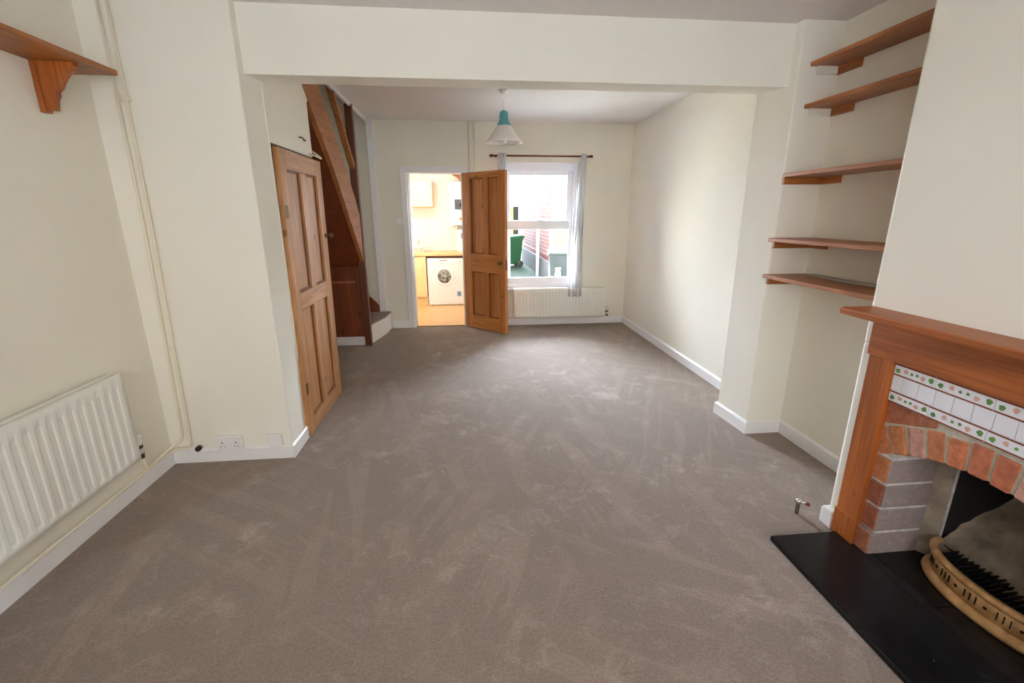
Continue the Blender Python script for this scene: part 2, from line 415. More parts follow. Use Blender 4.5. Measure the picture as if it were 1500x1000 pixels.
# baseboards: (name, polyline of the wall foot, label)
def baseboard(name, pts, h, t, label):
    """pts: wall-foot polyline (x, y); the board stands on the left-hand side of travel"""
    P = [Vector((a, b)) for a, b in pts]; n = len(P); off = []
    for i in range(n):
        ds = []
        if i > 0: ds.append((P[i] - P[i - 1]).normalized())
        if i < n - 1: ds.append((P[i + 1] - P[i]).normalized())
        ns = [Vector((-d.y, d.x)) for d in ds]
        if len(ns) == 1: off.append(P[i] + ns[0] * t)
        else:
            m = (ns[0] + ns[1]); m = m / m.length_squared * 2 if m.length > .01 else ns[0]
            off.append(P[i] + m * t)
    b = MB()
    for i in range(n - 1):
        a0, a1, o0, o1 = P[i], P[i + 1], off[i], off[i + 1]
        q0 = a0.lerp(o0, .45); q1 = a1.lerp(o1, .45)
        pts3 = [(a0.x, a0.y, 0), (o0.x, o0.y, 0), (o0.x, o0.y, h - .012), (q0.x, q0.y, h), (a0.x, a0.y, h),
                (a1.x, a1.y, 0), (o1.x, o1.y, 0), (o1.x, o1.y, h - .012), (q1.x, q1.y, h), (a1.x, a1.y, h)]
        b.poly(pts3, [(0, 1, 2, 3, 4), (9, 8, 7, 6, 5), (0, 5, 6, 1), (1, 6, 7, 2), (2, 7, 8, 3), (3, 8, 9, 4), (4, 9, 5, 0)])
    return struct(name, b, M['gloss'], label, 'baseboard')
baseboard('baseboard_left', [(-1.122, 2.985), (-1.122, 2.72), (-1.83, 2.72), (-1.83, -1.3)], .088, .016, 'white baseboard along the left wall and round the nib')
baseboard('baseboard_pier', [(2.145, 1.785), (2.145, 2.73), (1.897, 2.73), (1.875, 3.07), (2.165, 3.07), (2.165, 6.12), (-.02, 6.12)], .092, .016,
          'white baseboard along the alcove, the pier and the back right walls')
baseboard('baseboard_back', [(-.775, 6.12), (-1.0, 6.12)], .09, .016, 'short white baseboard between the stairs and the kitchen doorway')
b = MB(); b.prism([(1.802, 0), (1.802, .075), (1.795, .09), (1.78, .095), (1.727, .095), (1.727, 0)], 1.706, 1.9, 0, 0, .008)
struct('baseboard_chimney', b, M['gloss'], 'rounded white baseboard end at the corner of the chimney breast', 'baseboard')

# door frames, trims
def door_frame():
    b = MB()
    b.box(-.785, -.712, 6.098, 6.135, 0, 2.035, 0, .005); b.box(-.023, .05, 6.098, 6.135, 0, 2.035, 0, .005)
    b.box(-.785, .05, 6.097, 6.134, 1.968, 2.04, 0, .005)
    b.box(-.715, -.690, 6.12, 6.29, 0, 1.99); b.box(-.045, -.02, 6.135, 6.29, 0, 1.99); b.box(-.715, -.02, 6.12, 6.29, 1.965, 1.99)
    b.box(-.690, -.678, 6.17, 6.2, 0, 1.965)
    return b
struct('trim_1', door_frame(), M['gloss'], 'white gloss frame around the kitchen doorway', 'door frame')
struct('trim_2', MB().box(-1.15, -1.068, 6.085, 6.125, .15, ZB + .4, 0, .006), M['gloss'], 'white vertical boxing on the back wall beside the stairs', 'trim')
struct('trim_3', boxes([(-1.152, -1.128, 4.07, 6.12, ZB - .028, ZB + .13)]), M['gloss'], 'thin white edge of the stairwell opening in the ceiling', 'trim')
struct('trim_4', boxes([(-1.150, -1.118, 2.995, 3.012, .088, 2.2, 0, .004)]), M['cream_nib'], 'cream painted bead beside the old cupboard door', 'trim')
struct('trim_5', boxes([(-.69, -.045, 6.145, 6.175, .0, .007)]), M['darkbrass'], 'thin threshold strip where the carpet meets the kitchen floor', 'trim')

# window in the back wall
w = bpy.data.objects.new('window_1', None); COL.objects.link(w); w.location = (.97, 6.2, .51); WORLD0['window_1'] = (.97, 6.2, .51)
tag(w, 'white plastic sash window in the back wall looking on the yard', 'window', kind='structure')
def ring(x0, x1, z0, z1, l, r, bt, tp, y0, y1, bev=.006):
    b = MB()
    b.box(x0, x0 + l, y0, y1, z0, z1, 0, bev); b.box(x1 - r, x1, y0, y1, z0, z1, 0, bev)
    b.box(x0 + l, x1 - r, y0, y1, z0, z0 + bt, 0, bev); b.box(x0 + l, x1 - r, y0, y1, z1 - tp, z1, 0, bev)
    return b
ring(.47, 1.465, .51, 2.105, .055, .055, .06, .10, 6.19, 6.285).build('window_frame', M['upvc'], w)
o = ring(.525, 1.41, 1.30, 2.01, .065, .068, .09, .055, 6.235, 6.275).build('upper_sash', M['upvc'], w)
box(.58, 1.35, 6.252, 6.257, 1.37, 1.965).build('pane', M['glass'], o)
o = ring(.525, 1.41, .565, 1.39, .035, .035, .075, .115, 6.195, 6.232).build('lower_sash', M['upvc'], w)
box(.55, 1.385, 6.212, 6.217, .63, 1.285).build('pane', M['glass'], o)
MB().box(.93, 1.02, 6.175, 6.2, 1.375, 1.40, 0, .006).build('sash_latch', M['plate'], w)
MB().box(.45, 1.485, 6.06, 6.2, .485, .512, 0, .006).build('window_sill', M['gloss'], w)
boxes([(.47, .478, 6.121, 6.19, .512, 2.105), (1.457, 1.465, 6.121, 6.19, .512, 2.105), (.47, 1.465, 6.121, 6.19, 2.095, 2.105)]).build('window_reveal', M['gloss'], w)
# the front window, behind the camera
w = bpy.data.objects.new('window_2', None); COL.objects.link(w); w.location = (.1, -1.36, 1.0); WORLD0['window_2'] = (.1, -1.36, 1.0)
tag(w, 'wide white front window behind the camera', 'window', kind='structure')
b = ring(-1.1, 1.3, 1.0, 2.25, .06, .06, .06, .06, -1.4, -1.34); b.box(-.33, -.28, -1.4, -1.34, 1.06, 2.19); b.box(.48, .53, -1.4, -1.34, 1.06, 2.19)
b.build('window_frame', M['upvc'], w)
box(-1.04, 1.24, -1.372, -1.368, 1.06, 2.19).build('pane', M['glass'], w)
w = bpy.data.objects.new('window_3', None); COL.objects.link(w); w.location = (.16, 7.2, .95); WORLD0['window_3'] = (.16, 7.2, .95)
tag(w, 'kitchen side window facing the yard', 'window', kind='structure')
ring_k = MB()
for q in ((6.55, 6.6, 1.0, 1.95), (7.5, 7.55, 1.0, 1.95), (6.6, 7.5, 1.0, 1.05), (6.6, 7.5, 1.9, 1.95), (7.03, 7.07, 1.05, 1.9)): ring_k.box(.13, .19, *q)
ring_k.build('window_frame', M['upvc'], w); box(.158, .162, 6.6, 7.5, 1.05, 1.9).build('pane', M['glass'], w)

# ------------------------------------------------------------------ panelled doors
def panelled_door(root, W, H, T, ls, rs, mu, z_bot, z_l0, z_l1, z_top, mz, my, xf, muc=None):
    """leaf in local coordinates: u = x (0..W), face at y = 0, back at y = T"""
    c0 = ls; c3 = W - rs
    mid = muc if muc else (c0 + c3) / 2
    c1 = mid - mu / 2; c2 = mid + mu / 2
    b = MB()
    b.box(0, ls, 0, T, 0, H, 0, .003); b.box(c3, W, 0, T, 0, H, 0, .003)
    b.box(c0, c3, .0005, T - .0005, 0, z_bot, 1, .003); b.box(c0, c3, .0005, T - .0005, z_l0, z_l1, 1, .003); b.box(c0, c3, .0005, T - .0005, z_top, H, 1, .003)
    b.box(c1, c2, .0008, T - .0008, z_bot, z_l0, 0, .003); b.box(c1, c2, .0008, T - .0008, z_l1, z_top, 0, .003)
    b.build('door_leaf', [mz, my], root, xf)
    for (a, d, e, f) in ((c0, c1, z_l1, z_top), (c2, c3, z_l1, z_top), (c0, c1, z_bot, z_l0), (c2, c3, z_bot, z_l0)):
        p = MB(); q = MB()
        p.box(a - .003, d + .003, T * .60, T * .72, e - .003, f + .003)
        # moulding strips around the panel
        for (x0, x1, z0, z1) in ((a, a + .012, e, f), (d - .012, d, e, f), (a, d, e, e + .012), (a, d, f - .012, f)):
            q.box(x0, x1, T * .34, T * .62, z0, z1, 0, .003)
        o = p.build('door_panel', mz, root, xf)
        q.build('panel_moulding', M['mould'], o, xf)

# kitchen door, standing open into the room
kd = thing('door_1', (-.03, 6.095, .012), 'stripped pine four panel door standing open from the kitchen doorway', 'door', kind='structure', local=True)
ang = math.atan2(5.585 - 6.095, .463 + .03)
kd.rotation_euler = (0, 0, ang)
T = .046
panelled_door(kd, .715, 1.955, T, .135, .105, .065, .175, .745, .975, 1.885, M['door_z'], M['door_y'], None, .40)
for s in (-1, 1):
    y0 = 0 if s < 0 else T
    k = MB(); k.lathe([(.0, s * .056), (.016, s * .054), (.025, s * .044), (.024, s * .034), (.010, s * .024), (.009, s * .006), (.026, s * .004), (.026, 0)], (.645, y0, .885), 1, 20)
    k.build('door_knob', M['darkbrass'], kd)
MB().box(.708, .717, .008, .028, .80, .93, 0, .001).build('lock_plate', M['darkbrass'], kd)
for z in (.25, 1.7):
    MB().lathe([(.006, z - .045), (.006, z + .045)], (-.003, T * .5, 0), 2, 10).build('hinge', M['darkbrass'], kd)

# old cupboard door under the stairs, out of square
cd = thing('door_2', (-1.094, 2.972, .008), 'old warped pine cupboard door on the left behind the nib', 'door', kind='structure', local=True)
XF = Matrix(((0, -1, 0, 0), (1, 0, .043, 0), (0, 0, 1, 0), (0, 0, 0, 1)))   # u -> +y, depth -> -x, leaning along y
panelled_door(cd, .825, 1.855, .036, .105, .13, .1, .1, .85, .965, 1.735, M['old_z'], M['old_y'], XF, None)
k = MB(); k.lathe([(0, -.058), (.014, -.056), (.022, -.045), (.021, -.034), (.009, -.024), (.008, -.006), (.02, -.004), (.02, 0)], (.78, 0, 1.305), 1, 20)
k.build('door_knob', M['darkbrass'], cd, XF)
for z in (.33, 1.48):
    MB().box(.012, .05, -.003, .001, z - .04, z + .04, 0, .001).build('hinge', M['darkbrass'], cd, XF)
o = tag(MB().box(-1.16, -1.112, 3.802, 3.842, 0, .53, 0, .004).build('door_stop_post', M['old_z']), 'short brown wooden post stub at the far foot of the cupboard door', 'post')
t = MB().tube(bend([(-1.13, 3.565, 1.99), (-1.105, 3.565, 1.985), (-1.098, 3.57, 1.965), (-1.098, 3.60, 1.975)], .01), .005)
tag(t.build('coat_hook', M['darkbrass']), 'small dark metal hook on the wall above the cupboard door', 'hook')
t = MB().tube(bend([(-1.128, 3.76, 1.905), (-1.105, 3.83, 1.895), (-1.092, 3.92, 1.885), (-1.105, 3.94, 1.90), (-1.132, 3.835, 1.93)], .02), .006)
tag(t.build('cable_loop', M['pipe']), 'cream cable loop lying over the top corner of the old door', 'cable')

# ------------------------------------------------------------------ staircase
st = thing('staircase', (-1.5, 5.3, 0), 'brown wooden staircase with panelled side climbing at the back left', 'staircase')
lowl = [(3.55, 2.56), (3.855, 2.30), (4.38, 1.875), (5.33, .90)]
upl = [(5.33, 1.38), (5.12, 1.64), (4.85, 1.885), (4.06, 2.56)]
MB().prism(lowl + upl, -1.17, -1.13, 0, 0, .003).build('stringer', M['stair_y'], st)
# sloping boarded underside between the string and the wall
sof = [(3.55, 2.60), (4.38, 1.915), (5.33, .94), (5.33, .905), (4.38, 1.88), (3.55, 2.565)]
MB().prism(sof, -1.9, -1.17, 0).build('boarded_underside', M['stair_z'], st)
p = MB(); p.box(-1.9, -1.175, 5.315, 5.335, .1, .905, 0, .002)
pn = p.build('spandrel_panel', M['stair_z'], st)
MB().box(-1.88, -1.26, 5.306, 5.317, .725, .748, 0, .003).build('rail_moulding', M['stair_y'], st)
MB().box(-1.9, -1.15, 5.302, 5.334, 0, .1, 0, .004).build('skirting', M['gloss'], st)
MB().box(-1.195, -1.12, 5.26, 5.335, 0, .012).build('newel_foot', M['newel'], st)
MB().box(-1.195, -1.122, 5.263, 5.335, .012, 2.56, 0, .004).build('newel_post', M['newel'], st)
hr = [(5.262, 1.93), (5.262, 1.985), (4.56, 2.70), (4.49, 2.70)]
MB().prism(hr, -1.195, -1.135, 0, 0, .008).build('handrail', M['stair_y'], st)
# bottom winder steps
s1 = MB().prism([(-1.145, 5.325), (-1.045, 5.80), (-1.02, 6.083), (-1.895, 6.083), (-1.895, 5.335)], 0, .215, 2)
s1.build('riser', M['gloss'], st)
MB().prism([(-1.15, 5.335), (-1.035, 5.80), (-1.01, 6.083), (-1.895, 6.083), (-1.895, 5.335)], .215, .238, 2, 0, .006).build('tread', M['carpet'], st)
MB().prism([(-1.18, 5.336), (-1.3, 6.08), (-1.895, 6.08), (-1.895, 5.336)], .238, .44, 2).build('riser', M['stair_z'], st)
MB().prism([(-1.15, 5.336), (-1.27, 6.08), (-1.895, 6.08), (-1.895, 5.336)], .44, .463, 2, 0, .006).build('tread', M['carpet'], st)
MB().prism([(-1.4, 5.336), (-1.55, 6.08), (-1.895, 6.08), (-1.895, 5.336)], .463, .66, 2).build('riser', M['stair_z'], st)
MB().prism([(-1.37, 5.336), (-1.52, 6.08), (-1.895, 6.08), (-1.895, 5.336)], .66, .683, 2, 0, .006).build('tread', M['carpet'], st)
MB().prism([(-1.155, .238), (-1.155, .33), (-1.3, .48), (-1.3, .238)], 6.06, 6.084, 1).build('wall_string', M['stair_z'], st)
def sof_z(y): return .945 + (5.33 - y) * 1.03 if y > 4.38 else 1.92 + (4.38 - y) * .80
yy = 5.33
while yy > 4.3:
    y0 = yy - .215; zt = sof_z(y0) + .03
    MB().prism([(yy, sof_z(yy)), (yy, zt), (y0, zt), (y0, sof_z(y0))], -1.895, -1.172, 0).build('step', M['carpet'], st); yy = y0
# the cupboard's end board under the flight
struct('wall_understairs', MB().prism([(3.80, 0), (3.835, 0), (3.835, 2.30), (3.80, 2.33)], -1.9, -1.165), M['stair_z'], 'brown boarded end of the cupboard under the stairs', 'wall')

# ------------------------------------------------------------------ radiators and pipes
def radiator(root, L, z0, z1, xf, pitch=.0535):
    """local: length along +x from 0, front face at y = 0, wall behind at +y"""
    H = z1 - z0; nr = max(3, int((L - .05) / pitch)); m = (L - nr * pitch) / 2
    b = MB(); per = 16
    us = [0, .004]; off = [.006, 0]
    for i in range(nr):
        for k in range(per):
            u = m + (i + k / per) * pitch; us.append(u)
            f = k / per; off.append(.014 * max(0, min(1, (.5 - abs(f - .5)) * 7.5 - 1.35)))
    us += [L - m, L - .004, L]; off += [0, 0, .006]
    zs = [(0, 0, .006), (.004, 0, 0), (.030, 0, 0), (.046, 1, 0), (H - .075, 1, 0), (H - .058, 0, 0), (H - .004, 0, 0), (H, 0, .006)]
    vs = []
    for u, o in zip(us, off):
        edge = o if u in (0, L) else 0
        vs.append([b.bm.verts.new((u, (edge if edge else o * mk) + ex, z0 + z)) for z, mk, ex in zs])
    for i in range(len(us) - 1):
        for j in range(len(zs) - 1):
            f = b.bm.faces.new((vs[i][j], vs[i + 1][j], vs[i + 1][j + 1], vs[i][j + 1])); f.smooth = True
    b.box(.003, L - .003, .006, .016, z0 + .002, z1 - .002)
    b.build('front_panel', M['radwhite'], root, xf)
    b = MB(); b.box(.003, L - .003, .055, .066, z0 + .002, z1 - .002)
    b.box(.02, L - .02, .016, .055, z0 + .02, z0 + .05)
    b.build('back_panel', M['radwhite'], root, xf)
    b = MB(); b.box(0, L, .010, .068, z1 - .004, z1 + .003, 0, .002)
    b.box(.015, L - .015, .016, .020, z1 + .003, z1 + .0042, 1); b.box(.015, L - .015, .058, .061, z1 + .003, z1 + .0042, 1)
    b.build('top_grille', [M['radwhite'], M['strip']], root, xf)
    for u in (0, L):
        MB().box(u - .003 if u else -.003, u + .003, .008, .068, z0 + .004, z1 + .001, 0, .001).build('side_cover', M['radwhite'], root, xf)
def wheel_valve(root, u, z, xf, zt):
    b = MB()
    b.lathe([(.013, z - .05), (.013, z + .02), (.019, z + .03), (.021, z + .075), (.012, z + .085)], (u, .035, 0), 2, 14, 0)
    b.lathe([(.0155, z - .055), (.0165, z - .03), (.0155, z - .028)], (u, .035, 0), 2, 8, 1); b.lathe([(.017, z + .004), (.017, z + .022)], (u, .035, 0), 2, 8, 1)
    b.tube([(u - .045, .035, z), (u, .035, z)], .010, 10, 1)
    b.build('valve', [M['plate'], M['darkbrass']], root, xf)

lr = thing('radiator', (-1.742, .95, 0), 'long white ribbed radiator on the left wall under the wooden shelf', 'radiator', 'panel radiators', local=True)
XL = Matrix(((0, -1, 0, 0), (1, 0, 0, 0), (0, 0, 1, 0), (0, 0, 0, 1)))
radiator(lr, 1.41, .225, .705, XL); wheel_valve(lr, 1.455, .262, XL, 0)
for u in (.2, 1.16): box(u, u + .04, .066, .088, .3, .68).build('wall_bracket', M['radwhite'], lr, XL)
rr = thing('radiator', (.62, 6.014, 0), 'white ribbed radiator under the back window', 'radiator', 'panel radiators', local=True)
rr['group'] = 'panel radiators'
XB = None
radiator(rr, 1.255, .115, .508, XB, .045); wheel_valve(rr, 1.295, .17, XB, 0)
for u in (.2, 1.0): box(u, u + .04, .066, .104, .2, .45).build('wall_bracket', M['radwhite'], rr)

def pipe(pts, r, label, m='pipe', group='heating pipes', clips=()):
    o = tag(MB().tube(bend(pts, .035), r).build('heating_pipe', M[m]), label, 'pipe', group)
    for c in clips:
        box(*c).build('pipe_clip', M[m], o)
    return o
pipe([(-1.708, 2.704, 2.5), (-1.708, 2.704, 1.5), (-1.742, 2.704, .16), (-1.80, 2.66, .125), (-1.796, 2.52, .115), (-1.778, 2.43, .125), (-1.778, 2.405, .21)], .0078,
     'cream vertical pipe nearer the corner, bending to the radiator valve', clips=[(-1.72, -1.696, 2.698, 2.72, 2.02, 2.05)])
hp = pipe([(-1.664, 2.704, 2.5), (-1.668, 2.704, 1.6), (-1.70, 2.700, .103), (-1.806, 2.696, .099), (-1.806, .3, .099)], .0078,
     'cream pipe farther from the corner, running on along the left baseboard', clips=[(-1.68, -1.652, 2.698, 2.72, 2.02, 2.05)])
MB().lathe([(.013, 2.672), (.016, 2.676), (.016, 2.70)], (-1.655, 0, .102), 1, 12).build('end_cap', M['dark'], hp)['label'] = 'small dark pipe cap'
pipe([(.072, 6.106, ZB), (.072, 6.106, .10)], .0075, 'cream vertical pipe on the back wall close to the kitchen doorway')
pipe([(.140, 6.106, ZB), (.140, 6.106, .10)], .0075, 'cream vertical pipe on the back wall nearer the window')
pipe([(.16, 6.085, .102), (1.915, 6.085, .102), (1.915, 6.066, .125)], .0075, 'white pipe running level under the back radiator')

# ------------------------------------------------------------------ left shelf
ls = thing('wall_shelf', (-1.83, 1.5, 2.108), 'orange pine shelf on a shaped bracket high on the left wall', 'shelf')
MB().box(-1.829, -1.618, .2, 2.603, 2.108, 2.131, 0, .003).build('shelf_board', M['pine_y'], ls)
def ogee(y0, y1):
    pr = [(-1.806, 1.915), (-1.772, 1.915), (-1.768, 1.955), (-1.752, 1.975), (-1.756, 1.99), (-1.735, 2.0), (-1.722, 2.03), (-1.70, 2.055), (-1.68, 2.068),
          (-1.675, 2.085), (-1.655, 2.09), (-1.655, 2.108), (-1.806, 2.108)]
    return MB().prism(pr, y0, y1, 1, 0, .002)
for yb in (2.39, .6):
    br = ogee(yb, yb + .028).build('bracket', M['pine_z'], ls)
    MB().box(-1.829, -1.806, yb - .006, yb + .032, 1.905, 2.108, 0, .002).build('bracket_back', M['pine_z'], br)

# ------------------------------------------------------------------ alcove shelves
def alcove_shelf(xf, zt, label, wall_b, face_b, white):
    s = thing('alcove_shelf', ((xf + 2.145) / 2, 2.25, zt - .022), label, 'shelf', 'pine shelves in the alcove')
    MB().box(xf, 2.144, 1.787, 2.729, zt - .022, zt, 0, .003).build('shelf_board', M['pine_y'], s)
    h = .04
    MB().box(2.122, 2.144, 2.729 - wall_b, 2.728, zt - .022 - h, zt - .022, 0, .002).build('batten', M['pine_y'], s)
    m = M['cream_nib'] if white else M['pine_x']
    o = MB().box(xf + face_b, 2.121, 2.706, 2.729, zt - .022 - h, zt - .022, 0, .002).build('batten', m, s)
    if white: o['label'] = 'batten painted over in wall colour'
    return s
alcove_shelf(1.965, 2.292, 'narrow pine shelf highest in the alcove beside the chimney breast', .17, .04, True)
alcove_shelf(1.965, 2.074, 'narrow pine shelf second from the top in the alcove', .165, .03, True)
alcove_shelf(1.895, 1.70, 'pine shelf in the middle of the alcove seen edge on', .165, .0, False)
alcove_shelf(1.862, 1.325, 'deep pine shelf second from the bottom in the alcove', .155, .03, False)
alcove_shelf(1.858, 1.102, 'deep pine shelf lowest in the alcove just above the mantelpiece', .155, .03, False)
tag(MB().box(2.075, 2.125, 1.80, 2.62, 1.102, 1.112, 0, .002).build('wood_strip', M['strip']), 'pale grey strip lying along the back of the lowest alcove shelf', 'strip')

# ------------------------------------------------------------------ fireplace
fs = thing('fireplace_surround', (1.70, 1.2, 0), 'orange stained pine fireplace surround with a deep mantelshelf', 'fireplace')
MB().box(1.575, 1.735, .63, 1.773, 1.06, 1.088, 0, .006).build('mantel_shelf', M['mantel_y'], fs)
MB().box(1.698, 1.735, .68, 1.722, .892, 1.06, 0, .003).build('header', M['mantel_y'], fs)
MB().box(1.640, 1.70, .66, 1.74, 1.042, 1.06, 0, .006).build('cornice_moulding', M['mantel_y'], fs) if False else None
for (a, c) in ((1.603, 1.716), (.686, .799)):
    p = MB().box(1.706, 1.735, a, c, .012, .892, 0, .003).build('pilaster', M['pine_z'], fs)
    MB().box(1.701, 1.707, a - .004, c + .004, .012, .14, 0, .002).build('plinth_block', M['pine_z'], p)
# tile frieze
tp = MB().box(1.722, 1.738, .80, 1.603, .722, .893).build('tile_frieze', M['grout'], fs)
b = MB(); y = 1.600
yj = 1.600 - .167
rows = ((.845, .880), (.731, .766))
deco = MB(); band = MB(); leaf = MB(); rose = MB()
def blob(mb, yc, zc, r, seed, mi=0):
    rnd = random.Random(seed); n = 9
    pts = [(yc + r * (1 + .28 * math.sin(3 * 2 * pi * k / n + seed)) * math.cos(2 * pi * k / n), zc + r * (.9 + .25 * rnd.random()) * math.sin(2 * pi * k / n)) for k in range(n)]
    mb.prism(pts, 1.7168, 1.7182, 0)
yc = 1.600; i = 0; first = .168
while yc > .82:
    wd = first if i == 0 else .2
    y0 = max(yc - wd + .003, .802)
    for (z0, z1) in rows:
        deco.box(1.718, 1.724, y0, yc, z0 - .006, z1 + .006, 0, .0015)
        band.box(1.7165, 1.7185, y0, yc, z1 + .001, z1 + .006); band.box(1.7165, 1.7185, y0, yc, z0 - .006, z0 - .001)
        zc = (z0 + z1) / 2; s = i * 11 + int(z0 * 100)
        Lw = yc - y0
        for f, r, kind, dz in ((.90, .011, 1, -.003), (.70, .010, 0, .003), (.55, .0065, 1, 0), (.42, .007, 1, .002), (.28, .0105, 0, -.003), (.08, .0115, 1, .001)):
            if yc - y0 > .1: blob(leaf if kind else rose, y0 + Lw * f, zc + dz, r * .86, s); s += 1
    yc -= wd; i += 1
yc = 1.600; i = 0
while yc > .82:
    wd = .045 if i == 0 else .0665
    deco.box(1.718, 1.724, max(yc - wd + .0025, .802), yc, .7735, .8375, 0, .0015)
    yc -= wd; i += 1
deco.build('glazed_tile', M['tile'], tp); band.build('brown_border', M['tileband'], tp)
leaf.build('leaf_pattern', M['leaf'], tp); rose.build('flower_pattern', M['rose'], tp)

bf = thing('brick_fireplace', (1.8, 1.2, 0), 'red brick arched fireplace opening with a sooty black inside', 'brick fireplace')
XF0, XB0 = 1.742, 1.955
OL, OR = 1.535, .865          # opening sides
yc0 = 1.2; hw = .335; spring = .515; ring_hw = .400
Rin = .79; zc0 = -.2
rb = .112
a0 = math.asin(ring_hw / Rin)
jb = MB(); jb2 = MB()
def jit(b, x0, x1, y0, y1, z0, z1, mi=0):
    r = lambda: random.uniform(-.003, .003)
    b.box(x0 + r(), x1, y0 + r(), y1 + r(), z0 + r() * .6, z1 + r() * .6, mi, .005)
# jambs: four courses each with wide chalky joints
zc = .02; hs = (.116, .119, .116, .120)
for k, h in enumerate(hs):
    jit(jb, XF0 - .008 - .012 * (k == 0), XB0, OL, 1.605, zc, zc + h - .010, 0)
    jit(jb2, XF0 - .006, XB0, .795, OR, zc, zc + h - .014, 0)
    zc += h
jl = jb.build('brick_jamb', M['sootbrick'], bf); jr = jb2.build('brick_jamb', M['sootbrick'], bf)
MB().box(XF0 - .004, XB0 - .004, OL + .002, 1.615, .015, .492).build('mortar_joints', M['sootmortar'], jl)
MB().box(XF0 - .004, XB0 - .004, .785, OR - .002, .015, .492).build('mortar_joints', M['sootmortar'], jr)
# red faces of the jamb bricks: the outer skins are not sooty
for (ya, yb_, jp) in ((OL + .003, 1.605, jl), (.795, OR - .003, jr)):
    jf = MB(); zc = .02
    for k, h in enumerate(hs):
        jf.box(XF0 - .016 - .012 * (k == 0), XF0 - .004, ya + random.uniform(-.002, .002), yb_, zc + .001, zc + h - .015, 0, .004)
        zc += h
    jf.build('brick_facing', M['brick'], jp)
# arch voussoirs on edge
av = MB()
N = 12
for k in range(N):
    f0 = -1 + 2 * k / N; f1 = -1 + 2 * (k + 1) / N
    g = .0062 / Rin / a0
    t0 = (f0 + g) * a0; t1 = (f1 - g) * a0
    r0 = Rin + random.uniform(-.004, .003); r1 = Rin + rb + random.uniform(-.004, .004)
    xo = XF0 - .014 + random.uniform(-.004, .004)
    P = []
    for x in (xo, XB0 - .06):
        for (r, t_) in ((r0, t0), (r1, t0), (r1, t1), (r0, t1)):
            P.append((x, yc0 + r * math.sin(t_), zc0 + r * math.cos(t_)))
    if k in (4, 9): MB().hexa(P, 0, .006).build('pale_arch_brick', M['palebrick'], bf)
    else: av.hexa(P, 0, .006)
av.build('arch_bricks', M['brick'], bf)
# spandrel brickwork and mortar behind the arch ring
ai = math.asin(hw / Rin)
prof = [(1.612, .492), (OL, .492)]
for k in range(13):
    t_ = ai * (1 - 2 * k / 12); prof.append((yc0 + (Rin + .006) * math.sin(t_), zc0 + (Rin + .006) * math.cos(t_)))
prof += [(OR, .492), (.788, .492), (.788, .735), (1.612, .735)]
MB().prism(prof, XF0 - .007, XB0 - .05, 0).build('arch_mortar', M['mortar'], bf)
zt_ = lambda yy: zc0 + math.sqrt((Rin + rb + .012) ** 2 - (yy - yc0) ** 2)
for (ya, yb_) in ((1.604, 1.40), (1.0, .796)):
    lo, hi = min(ya, yb_), max(ya, yb_); sb = MB()
    P = [(XF0 - .012, lo, max(zt_(lo), .62)), (XF0 + .05, lo, max(zt_(lo), .62)), (XF0 + .05, hi, zt_(hi) + .002), (XF0 - .012, hi, zt_(hi) + .002),
         (XF0 - .012, lo, .72), (XF0 + .05, lo, .72), (XF0 + .05, hi, .722), (XF0 - .012, hi, .722)]
    sb.hexa(P, 0, .005); sb.build('corner_brick', M['brick'], bf)
# inside: splayed cheeks, iron back and ashy fill
for (y_o, y_i, y_b) in ((OL + .01, 1.478, 1.40), (OR - .01, .922, 1.0)):
    ck = MB(); ck.hexa([(1.945, y_o, .015), (1.985, y_i, .015), (2.0, y_o + (.06 if y_o > 1.2 else -.06), .015), (1.99, y_o + (.06 if y_o > 1.2 else -.06), .015),
             (1.945, y_o, .74), (1.985, y_i, .74), (2.0, y_o + (.06 if y_o > 1.2 else -.06), .74), (1.99, y_o + (.06 if y_o > 1.2 else -.06), .74)])
    ck.build('splayed_cheek', M['ash'], bf)
    MB().tube([(1.984, y_i, .03), (1.986, y_i + .002, .25), (1.983, y_i, .45), (1.985, y_i, .70)], .0055, 8).build('mortar_bead', M['sootmortar'], bf)
fb = MB()
fb.hexa([(1.985, 1.478, .02), (1.99, 1.60, .02), (2.21, 1.60, .02), (2.20, 1.38, .02), (1.985, 1.478, .8), (1.99, 1.60, .8), (2.21, 1.60, .8), (2.20, 1.38, .8)])
fb.hexa([(1.985, .922, .02), (2.20, 1.02, .02), (2.21, .80, .02), (1.99, .80, .02), (1.985, .922, .8), (2.20, 1.02, .8), (2.21, .80, .8), (1.99, .80, .8)])
fb.box(2.185, 2.218, .80, 1.60, .02, .8); fb.box(1.90, 2.218, .80, 1.60, .76, .80)
fb.build('iron_fireback', M['hollow'], bf)
def mound(u, v):
    y = 1.455 - .51 * v; x = 1.925 + .265 * u
    d = abs(v - .5) * 2
    z = .120 + .31 * u ** 1.35 - .05 * (1 - d ** 2) * u + .02 * noise.noise((x * 14, y * 14, 1.3)) + .012 * noise.noise((x * 40, y * 40, 2))
    return (x, y, z)
b = MB(); b.grid(mound, 22, 36); b.build('ash_fill', M['ash'], bf)

he = thing('hearth', (1.55, 1.2, 0), 'polished black slate hearth slab in front of the fireplace', 'hearth')
b = MB(); b.box(1.372, 1.70, .70, 1.688, 0, .026, 0, .006)
b.build('front_slab', M['slate'], he)
b = MB(); b.box(1.7005, 1.745, .802, 1.60, 0, .024, 0, .002); b.box(1.745, 2.19, OR, 1.24, 0, .024, 0, .002); b.box(1.745, 2.19, 1.243, OL, 0, .024, 0, .002); b.build('back_slab', M['slate'], he)

